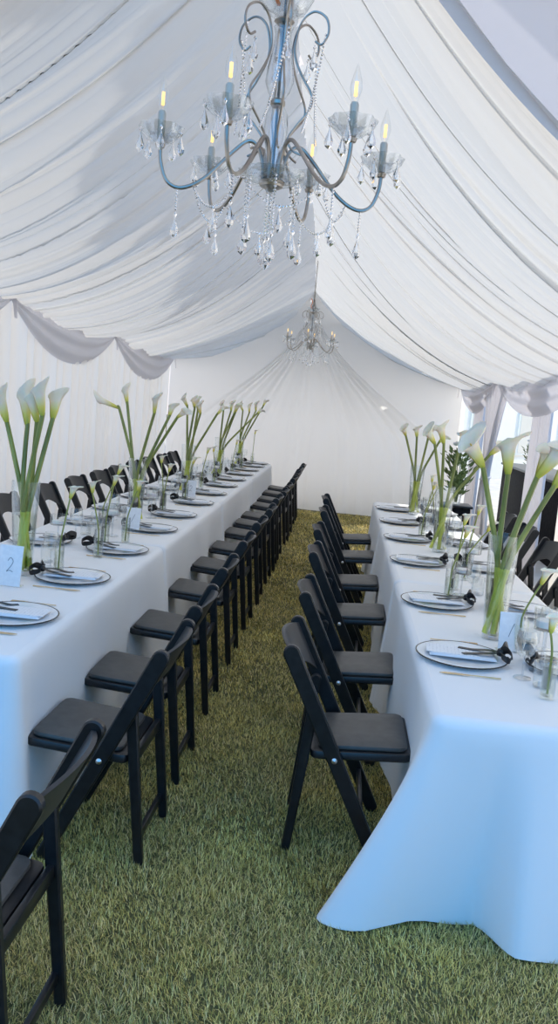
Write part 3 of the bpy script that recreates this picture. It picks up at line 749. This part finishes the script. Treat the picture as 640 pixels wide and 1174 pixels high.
POS = ['leaning farthest left', 'second from the left', 'in the middle', 'right of the middle', 'leaning farthest right', 'at the back']
for key, (X0, Y0, fl, lab, fs, op) in BQ.items():
    big_vase(X0, Y0, 'tall clear glass vase of tall callas, ' + lab)
    order = sorted(range(len(fl)), key=lambda i: fl[i][0]); n = len(fl)
    for r_, i in enumerate(order):
        dx, dy, hz, tx, tz = fl[i]; word = POS[r_] if n == 5 else (POS[0], POS[1], POS[3], POS[4])[r_]
        ang = 2 * PI * i / n; bx_, by_ = .026 * math.cos(ang) - dx * .12, .026 * math.sin(ang)
        mx_, my_ = dx * .16 + .016 * math.cos(ang + 2), dy * .3 + .016 * math.sin(ang + 2)
        calla((X0 + bx_, Y0 + by_, .776), (X0 + mx_, Y0 + my_, 1.14), (X0 + dx, Y0 + dy, .75 + hz), (X0 + tx, Y0 + dy + (.03 if i % 2 else -.05),   .75 + tz), .0125 if key in ('L1', 'R1') else .011, fs, op,
              'tall white calla %s in the %s' % (word, lab), 'tall callas in the ' + lab, 1.05)

# bud vases with one small calla each
def bud_vase(X0, Y0, h, lean, label, hv=.16):
    t = thing('bud_vase', (X0, Y0, .752)); tag(t, 'slim clear bud vase, ' + label, 'vase', 'slim bud vases')
    m = MB(); m.lathe([(0, 0), (.026, 0), (.027, .004), (.026, hv), (.024, hv), (.0245, .010), (0, .010)], 18); m.build('vase_wall', M['glass'], t, sharp=50)
    m = MB(); m.lathe([(0, .011), (.0235, .011), (.0235, hv * .72), (0, hv * .72)], 18); m.build('water', M['water'], t, sharp=50)
    lx, ly = lean
    calla((X0 - lx * .02, Y0 - ly * .02, .768), (X0 + lx * .10, Y0 + ly * .10, .752 + hv), (X0 + lx, Y0 + ly, .75 + h), (X0 + lx * 1.25 + .012, Y0 + ly * 1.1, .75 + h + .075), .0042, .036, .75,
          'small white calla in the slim bud vase, ' + label, 'small callas in bud vases', None, 'small_calla')
BV = [ # x, y, head height, lean, label
 (.79, 2.86, .235, (-.015, 0), 'front right corner of the nearest right table'),
 (.80, 3.42, .30, (.055, -.03), 'just right of the nearest right vase'),
 (.62, 4.30, .33, (.05, 0), 'beyond the nearest right vase, first'),
 (.68, 4.55, .36, (.02, .02), 'beyond the nearest right vase, second'),
 (.78, 4.85, .30, (.10, 0), 'beyond the nearest right vase, third'),
 (.86, 5.30, .34, (.03, 0), 'in front of the middle right vase'),
 (.66, 6.35, .38, (.05, 0), 'behind the middle right vase, nearer one'),
 (.74, 6.9, .33, (.06, 0), 'behind the middle right vase, farther one'),
 (.84, 7.3, .36, (-.04, 0), 'in front of the farthest right vase'),
 (-1.36, 3.98, .38, (.035, .02), 'just right of the nearest left vase'),
 (-1.30, 4.45, .36, (-.05, 0), 'between the first two left vases, nearest'),
 (-1.38, 4.85, .36, (.03, .02), 'between the first two left vases, second'),
 (-1.28, 4.95, .33, (.05, .02), 'between the first two left vases, third'),
 (-1.55, 5.35, .38, (.09, 0), 'in front of the second left vase'),
 (-1.36, 6.35, .33, (.03, 0), 'behind the second left vase, nearest'),
 (-1.44, 6.7, .36, (-.03, 0), 'behind the second left vase, middle'),
 (-1.34, 7.15, .34, (.05, 0), 'behind the second left vase, farthest'),
 (-1.40, 8.3, .36, (.04, 0), 'behind the third left vase, nearer'),
 (-1.36, 8.9, .34, (-.03, 0), 'behind the third left vase, farther'),
 (-1.36, 10.3, .36, (.03, 0), 'behind the fourth left vase, nearer'),
 (-1.32, 10.9, .34, (-.02, 0), 'behind the fourth left vase, farther'),
 (-1.30, 12.0, .44, (.01, 0), 'behind the farthest left vase')]
for b in BV: bud_vase(*b)

# ------------------------------------------------------------------ place settings
def make_plate():
    t = thing('charger_plate')
    m = MB(); m.lathe([(0, .004), (.10, .004), (.12, .008), (.178, .016), (.180, .0185), (.176, .019), (.118, .011), (.10, .007), (0, .007)], 48); m.build('glass_plate', M['plate'], t)
    m = MB(); m.lathe([(.1765, .0185), (.1790, .0205), (.1825, .0195), (.1815, .016), (.1765, .0185)], 48); m.build('rim', M['rim'], t); return t
M['plate'] = noise_color(mat('white_glass_plate', (.86, .88, .90), .12), (.84, .86, .88), (.88, .9, .92), 10)
def menu_mat():
    m = mat('menu_card', (.9, .9, .92), .6); nt = m.node_tree; b = nt.nodes['Principled BSDF']
    t = nt.nodes.new('ShaderNodeTexCoord'); w = nt.nodes.new('ShaderNodeTexWave'); w.wave_type = 'BANDS'; w.bands_direction = 'X'; w.inputs['Scale'].default_value = 22
    n = nt.nodes.new('ShaderNodeTexNoise'); n.inputs['Scale'].default_value = 240; mp = nt.nodes.new('ShaderNodeMapping')
    mu = nt.nodes.new('ShaderNodeMath'); mu.operation = 'MULTIPLY'; r = nt.nodes.new('ShaderNodeValToRGB')
    r.color_ramp.elements[0].position = .50; r.color_ramp.elements[0].color = (.88, .89, .91, 1); r.color_ramp.elements[1].position = .62; r.color_ramp.elements[1].color = (.55, .56, .60, 1)
    nt.links.new(t.outputs['Object'], w.inputs[0]); nt.links.new(t.outputs['Object'], n.inputs[0]); nt.links.new(w.outputs['Fac'], mu.inputs[0]); nt.links.new(n.outputs['Fac'], mu.inputs[1])
    nt.links.new(mu.outputs[0], r.inputs[0]); nt.links.new(r.outputs[0], b.inputs['Base Color']); return m
M['menu'] = menu_mat()
def make_napkin():
    m = MB(); r = random.Random(2)
    for k in range(3):
        e = k * .004; m.box((-.135 + e, -.068 + e, .020 + k * .0025), (.125 - e, .068 - e, .0222 + k * .0025), .001)
    o = m.build('folded_napkin', M['napkin']); return o
def make_menu():
    m = MB(); m.box((-.120, -.058, 0), (.085, .058, .0012), 0); return m.build('menu_card', M['menu'])
def ribbon_strip(mb, pts, w, up=(0, 0, 1)):
    P = []
    for i, p in enumerate(pts):
        p = Vector(p); t = (Vector(pts[min(i + 1, len(pts) - 1)]) - Vector(pts[max(i - 1, 0)])).normalized(); s_ = t.cross(Vector(up)).normalized() * w / 2
        n = s_.cross(t).normalized() * .0008; P.append([p + s_ + n, p - s_ + n, p - s_ - n, p + s_ - n])
    L = len(P); m_ = [q for r_ in P for q in r_]; f = []
    for i in range(L - 1):
        for k in range(4): f.append((i * 4 + k, i * 4 + (k + 1) % 4, (i + 1) * 4 + (k + 1) % 4, (i + 1) * 4 + k))
    f += [(3, 2, 1, 0), tuple((L - 1) * 4 + k for k in range(4))]; mb.add(m_, f)
def make_bow():
    # knot at origin on the napkin; tails run to -x, loops stand up
    t = thing('ribbon_bow'); m = MB()
    m.lathe([(0, -.012), (.012, -.008), (.015, .002), (.010, .012), (0, .014)], 10, (0, 0, .014)); m.build('knot', M['ribbon'], t)
    for s in (-1, 1):
        m = MB(); ribbon_strip(m, catmull([(0, 0, .018), (.014, s * .028, .032), (.026, s * .056, .022), (.014, s * .058, .010), (0, s * .02, .010), (0, 0, .016)], 5), .022, (1, 0, .3)); m.build('loop', M['ribbon'], t)
        m = MB(); ribbon_strip(m, catmull([(-.004, s * .004, .016), (-.04, s * .020, .012), (-.085, s * .018 + .008, .007), (-.125, s * .036, .006)] if s > 0 else [(-.004, -.004, .016), (-.045, -.022, .013), (-.09, -.020, .007), (-.115, -.030, .006)], 6), .018); m.build('tail', M['ribbon'], t)
    return t
def make_fork():
    m = MB(); m.tube([(-.10, 0, .003), (0, 0, .004), (.045, 0, .006)], [.0032, .0024, .003], 8, flat=.6); t = thing('gold_fork'); m.build('handle', M['gold'], t)
    m = MB(); m.box((.042, -.010, .003), (.062, .010, .0055), .001)
    for k in range(4): y = -.0085 + k * .0057; m.box((.060, y - .0012, .003), (.098, y + .0012, .005), 0)
    m.build('tines', M['gold'], t); return t
def make_knife():
    m = MB(); m.tube([(-.115, 0, .003), (-.02, 0, .004), (0, 0, .004)], [.0045, .0035, .003], 8, flat=.6); t = thing('gold_knife'); m.build('handle', M['gold'], t)
    m = MB(); pr = [(-.002, -.004), (.05, -.009), (.09, -.008), (.112, .002), (.09, .006), (-.002, .004)]
    m.add([(a, b, .0025) for a, b in pr] + [(a, b, .0045) for a, b in pr], [(5, 4, 3, 2, 1, 0), (6, 7, 8, 9, 10, 11)] + [(i, (i + 1) % 6, 6 + (i + 1) % 6, 6 + i) for i in range(6)])
    m.build('blade', M['gold'], t); return t
protos = {'plate': make_plate(), 'bow': make_bow(), 'fork': make_fork(), 'knife': make_knife()}
pn, pm = make_napkin(), make_menu(); protos['napkin'] = pn; protos['menu'] = pm
used = set()
def put(kind, x, y, z, rz, label, cat, group, tilt=None):
    o = protos[kind] if kind not in used else copy_tree(protos[kind]); used.add(kind)
    o.location = (x, y, z); o.rotation_euler = (0, tilt or 0, rz); o.scale = (1.3,) * 3 if kind == 'bow' else (1,) * 3; tag(o, label, cat, group); return o
def setting(x, y, face, where, extra=True):
    # face = 0: diner on the -x side (right table aisle), PI: diner on the +x side
    ca = math.cos(face); r = random.uniform(-.06, .06); T = .752
    put('plate', x, y, T - .002, r, 'round plate with a thin black rim, ' + where, 'plate', 'black rimmed plates')
    put('napkin', x + ca * .005, y, T - .001, face + r, 'folded white napkin on the plate, ' + where, 'napkin', 'folded napkins')
    put('menu', x - ca * .02, y + .006, T + .0268, face + r * 2, 'white menu card on the napkin, ' + where, 'menu card', 'menu cards')
    put('bow', x + ca * .150, y + random.uniform(-.02, .02), T + .022, face + random.uniform(-.25, .25), 'black ribbon bow with trailing tails, ' + where, 'ribbon', 'black ribbon bows')
    if extra:
        put('knife', x - ca * .0, y - .225, T, face + PI + random.uniform(-.05, .05), 'gold knife on near side of plate, ' + where, 'knife', 'gold knives')
        put('fork', x + ca * .0, y + .225, T, face + random.uniform(-.05, .05), 'gold fork on far side of plate, ' + where, 'fork', 'gold forks')
PL = [3.15, 3.89, 4.69, 5.53, 6.28, 7.1, 7.9, 8.7, 9.45, 10.2, 10.9, 11.6, 12.15]
PR = [3.24, 4.16, 5.27, 6.20, 7.10, 8.0]
for k, y in enumerate(PL): setting(-1.255, y, PI, '%s place from the camera, left table aisle side' % (['first', *ORD[1:]][k]))
for k, y in enumerate(PR): setting(.545, y, 0, '%s place from the camera, right table aisle side' % (['first', *ORD[1:]][k]))
for k, y in enumerate(PL[2:9]): setting(-1.735, y + .05, 0, '%s place from the camera, left table curtain side' % (['first', *ORD[1:]][k]), False)
for k, y in enumerate(PR): setting(.975, y, PI, '%s place from the camera, right table far side' % (['first', *ORD[1:]][k]), False)

# ------------------------------------------------------------------ glasses, candle holders, table numbers
def make_goblet():
    t = thing('wine_glass')
    m = MB(); m.lathe([(.020, .085), (.034, .10), (.040, .125), (.038, .16), (.033, .185), (.0315, .185), (.0365, .16), (.0385, .125), (.032, .102), (0, .088)], 20); m.build('bowl', M['glass'], t)
    m = MB(); m.lathe([(0, .0), (.034, .0), (.034, .003), (.006, .008), (.004, .02), (.004, .075), (.010, .087), (0, .089)], 20); m.build('stem', M['crystalthin'], t); return t
def make_tumbler():
    t = thing('water_glass')
    m = MB(); m.lathe([(0, 0), (.032, 0), (.036, .095), (.0345, .095), (.031, .010), (0, .010)], 20); m.build('glass_wall', M['glass'], t)
    m = MB(); m.lathe([(0, .001), (.0315, .001), (.032, .009), (0, .010)], 20); m.build('thick_base', M['crystalthin'], t); return t
def make_holder(h=.17):
    t = thing('candle_holder')
    m = MB(); m.lathe([(.046, h), (.048, h + .002), (.048, h + .085), (.0465, h + .085), (.0465, h + .006), (0, h + .004)], 28); m.build('glass_cup', M['glass'], t)
    m = MB(); m.lathe([(0, 0), (.042, 0), (.042, .004), (.006, .010), (.005, .02), (.005, h - .02), (.012, h - .004), (.046, h), (.046, h + .003), (0, h + .003)], 28); m.build('stem', M['crystalthin'], t)
    m = MB(); m.lathe([(0, h + .010), (.036, h + .010), (.038, h + .014), (.038, h + .034), (.034, h + .037), (.004, h + .035), (0, h + .035)], 24); m.build('candle', M['wax'], t)
    return t
gob, tum, hol = make_goblet(), make_tumbler(), make_holder()
U2 = set()
def putg(o, x, y, label, cat, group, s=1.0):
    c = o if id(o) not in U2 else copy_tree(o); U2.add(id(o)); c.location = (x, y, .752); c.rotation_euler = (0, 0, random.uniform(0, 6)); c.scale = (1, 1, s); tag(c, label, cat, group)
for k, y in enumerate(PL):
    w = '%s place from the camera, left table aisle side' % (['first', *ORD[1:]][k])
    putg(gob, -1.455 + random.uniform(-.015, .015), y + .20, 'clear stemmed wine glass, ' + w, 'glass', 'wine glasses')
    putg(tum, -1.500 + random.uniform(-.015, .015), y + .32, 'short clear water glass, ' + w, 'glass', 'water glasses')
for k, y in enumerate(PL[2:9]):
    w = '%s place from the camera, left table curtain side' % (['first', *ORD[1:]][k])
    putg(gob, -1.60, y + .28, 'clear stemmed wine glass, ' + w, 'glass', 'wine glasses'); putg(tum, -1.58, y + .42, 'short clear water glass, ' + w, 'glass', 'water glasses')
for k, y in enumerate(PR):
    w = '%s place from the camera, right table aisle side' % (['first', *ORD[1:]][k])
    putg(gob, .745 + random.uniform(-.01, .01), y + .20 if k else 3.06, 'clear stemmed wine glass, ' + w, 'glass', 'wine glasses')
    putg(tum, .80, y + .32 if k else 2.98, 'short clear water glass, ' + w, 'glass', 'water glasses')
    w = '%s place from the camera, right table far side' % (['first', *ORD[1:]][k])
    putg(gob, .93, y + .25, 'clear stemmed wine glass, ' + w, 'glass', 'wine glasses'); putg(tum, .90, y + .36, 'short clear water glass, ' + w, 'glass', 'water glasses')
HC = [(.835, 3.16, 'at the right edge beside the near bud vase', 1.0), (.70, 4.42, 'beyond the nearest right vase', .7), (.84, 5.0, 'on the right table before the middle vase', .8), (.72, 6.6, 'behind the middle right vase', .8), (.80, 7.45, 'before the farthest right vase', .8),
      (-1.42, 5.15, 'between the first two left vases', .8), (-1.62, 4.7, 'at the middle of the nearest left table', .7), (-1.38, 6.05, 'just beyond the second left vase', .9), (-1.42, 7.45, 'before the third left vase', .8), (-1.40, 9.2, 'before the fourth left vase', .8), (-1.40, 11.1, 'before the farthest left vase', .8)]
for x_, y_, l, s in HC: putg(hol, x_, y_, 'stemmed glass holder with a white candle, ' + l, 'candle holder', 'glass candle holders', s)

def number_card(x_, y_, rz, w, h, label, stroke):
    t = thing('table_number_card', (x_, y_, .752), rz); tag(t, label, 'card', 'table number cards')
    A = Matrix.Rotation(math.radians(-8), 4, 'X')
    m = MB(); m.box((-w / 2, -.002, .002), (w / 2, .002, h), .0008); m.v = [tuple(A @ Vector(p)) for p in m.v]; m.build('card', M['paper'], t)
    m = MB(); m.box((-w / 2 - .004, .0, 0), (w / 2 + .004, .035, .006), .002); m.build('stand', M['glass'], t)
    m = MB(); ribbon_strip(m, [(a * w, -.0028, b * h) for a, b in catmull2(stroke)], .0022, (0, 1, 0)); m.v = [tuple(A @ Vector(p)) for p in m.v]; m.build('numeral', M['ink'], t)
def catmull2(P): return [(p.x, p.y) for p in catmull([(a, b, 0) for a, b in P], 6)]
ONE = [(-.10, .38), (0, .55), (.12, .72)]; TWO = [(-.1, .62), (0, .70), (.12, .62), (.05, .5), (-.12, .36), (.0, .39), (.14, .36)]
number_card(-1.36, 5.42, -.10, .10, .155, 'white table number card in front of the second left vase', ONE)
number_card(-1.47, 3.62, -.10, .115, .19, 'white table number card cut off by the left edge', TWO)
number_card(.765, 3.40, .12, .10, .165, 'white table number card in front of the nearest right vase', ONE)
number_card(-1.36, 7.5, -.1, .10, .155, 'white table number card in front of the third left vase', TWO)

# ------------------------------------------------------------------ leafy arrangements
def leafy(x_, y_, z_, label, s=1.0, hgt=.6):
    t = thing('flower_arrangement', (x_, y_, z_)); tag(t, label, 'flower arrangement'); r = random.Random(int(x_ * 100))
    m = MB(); m.lathe([(0, 0), (.05 * s, 0), (.06 * s, .2 * s), (.057 * s, .2 * s), (.047 * s, .01), (0, .01)], 18); m.build('vase', M['glass'], t)
    m = MB()
    for k in range(200):
        a = r.uniform(0, 2 * PI); h = r.uniform(.12, .70) * hgt; rr = r.uniform(.02, .14) * s * (.6 + h / hgt); c = Vector((rr * math.cos(a), rr * math.sin(a), h)); L = r.uniform(.06, .11) * s
        d_ = Vector((math.cos(a) * .5, math.sin(a) * .5, r.uniform(.2, 1))).normalized(); s_ = d_.cross(Vector((0, 0, 1))).normalized() * L * .27; n = s_.cross(d_).normalized() * L * .08
        m.add([c, c + d_ * L * .5 + s_ + n, c + d_ * L, c + d_ * L * .5 - s_ + n, c + d_ * L * .5 - n], [(0, 1, 4), (1, 2, 4), (2, 3, 4), (3, 0, 4)])
    for k in range(9):
        a = 2 * PI * k / 9; m.tube([(0.01 * math.cos(a), .01 * math.sin(a), .02), (.03 * s * math.cos(a), .03 * s * math.sin(a), .2 * s), (.08 * s * math.cos(a), .08 * s * math.sin(a), hgt * .7)], .005 * s, 5)
    m.build('foliage', M['foliage'], t)
    for k in range(8):
        a = r.uniform(0, 2 * PI); rr = .10 * s * r.uniform(.1, 1); c = (rr * math.cos(a), rr * math.sin(a), hgt * r.uniform(.82, 1.0)); m = MB()
        for q in range(4):
            f = 1 - q * .22; m.lathe([(0, -.012 * s * f), (.024 * s * f, -.004 * s), (.036 * s * f, .018 * s), (.030 * s * f, .028 * s), (.016 * s * f, .012 * s), (0, .004 * s)], 12, c, flute=.12, nf=5 + q)
        m.build('bloom', M['wax'], t)
t = thing('pedestal', (1.28, 9.15, 0)); tag(t, 'slim black pedestal beyond the end of the right table', 'pedestal')
m = MB(); m.box((-.15, -.15, .012), (.15, .15, .72), .01); m.build('column', M['barcloth'], t); m = MB(); m.box((-.17, -.17, .72), (.17, .17, .745), .006); m.build('pedestal_top', M['black'], t)
leafy(1.28, 9.15, .747, 'tall leafy arrangement of white blooms on the black pedestal', 1.0, .78)
leafy(2.72, 12.2, 1.037, 'white bouquet standing on the black bar outside the bright opening', .75, .42)
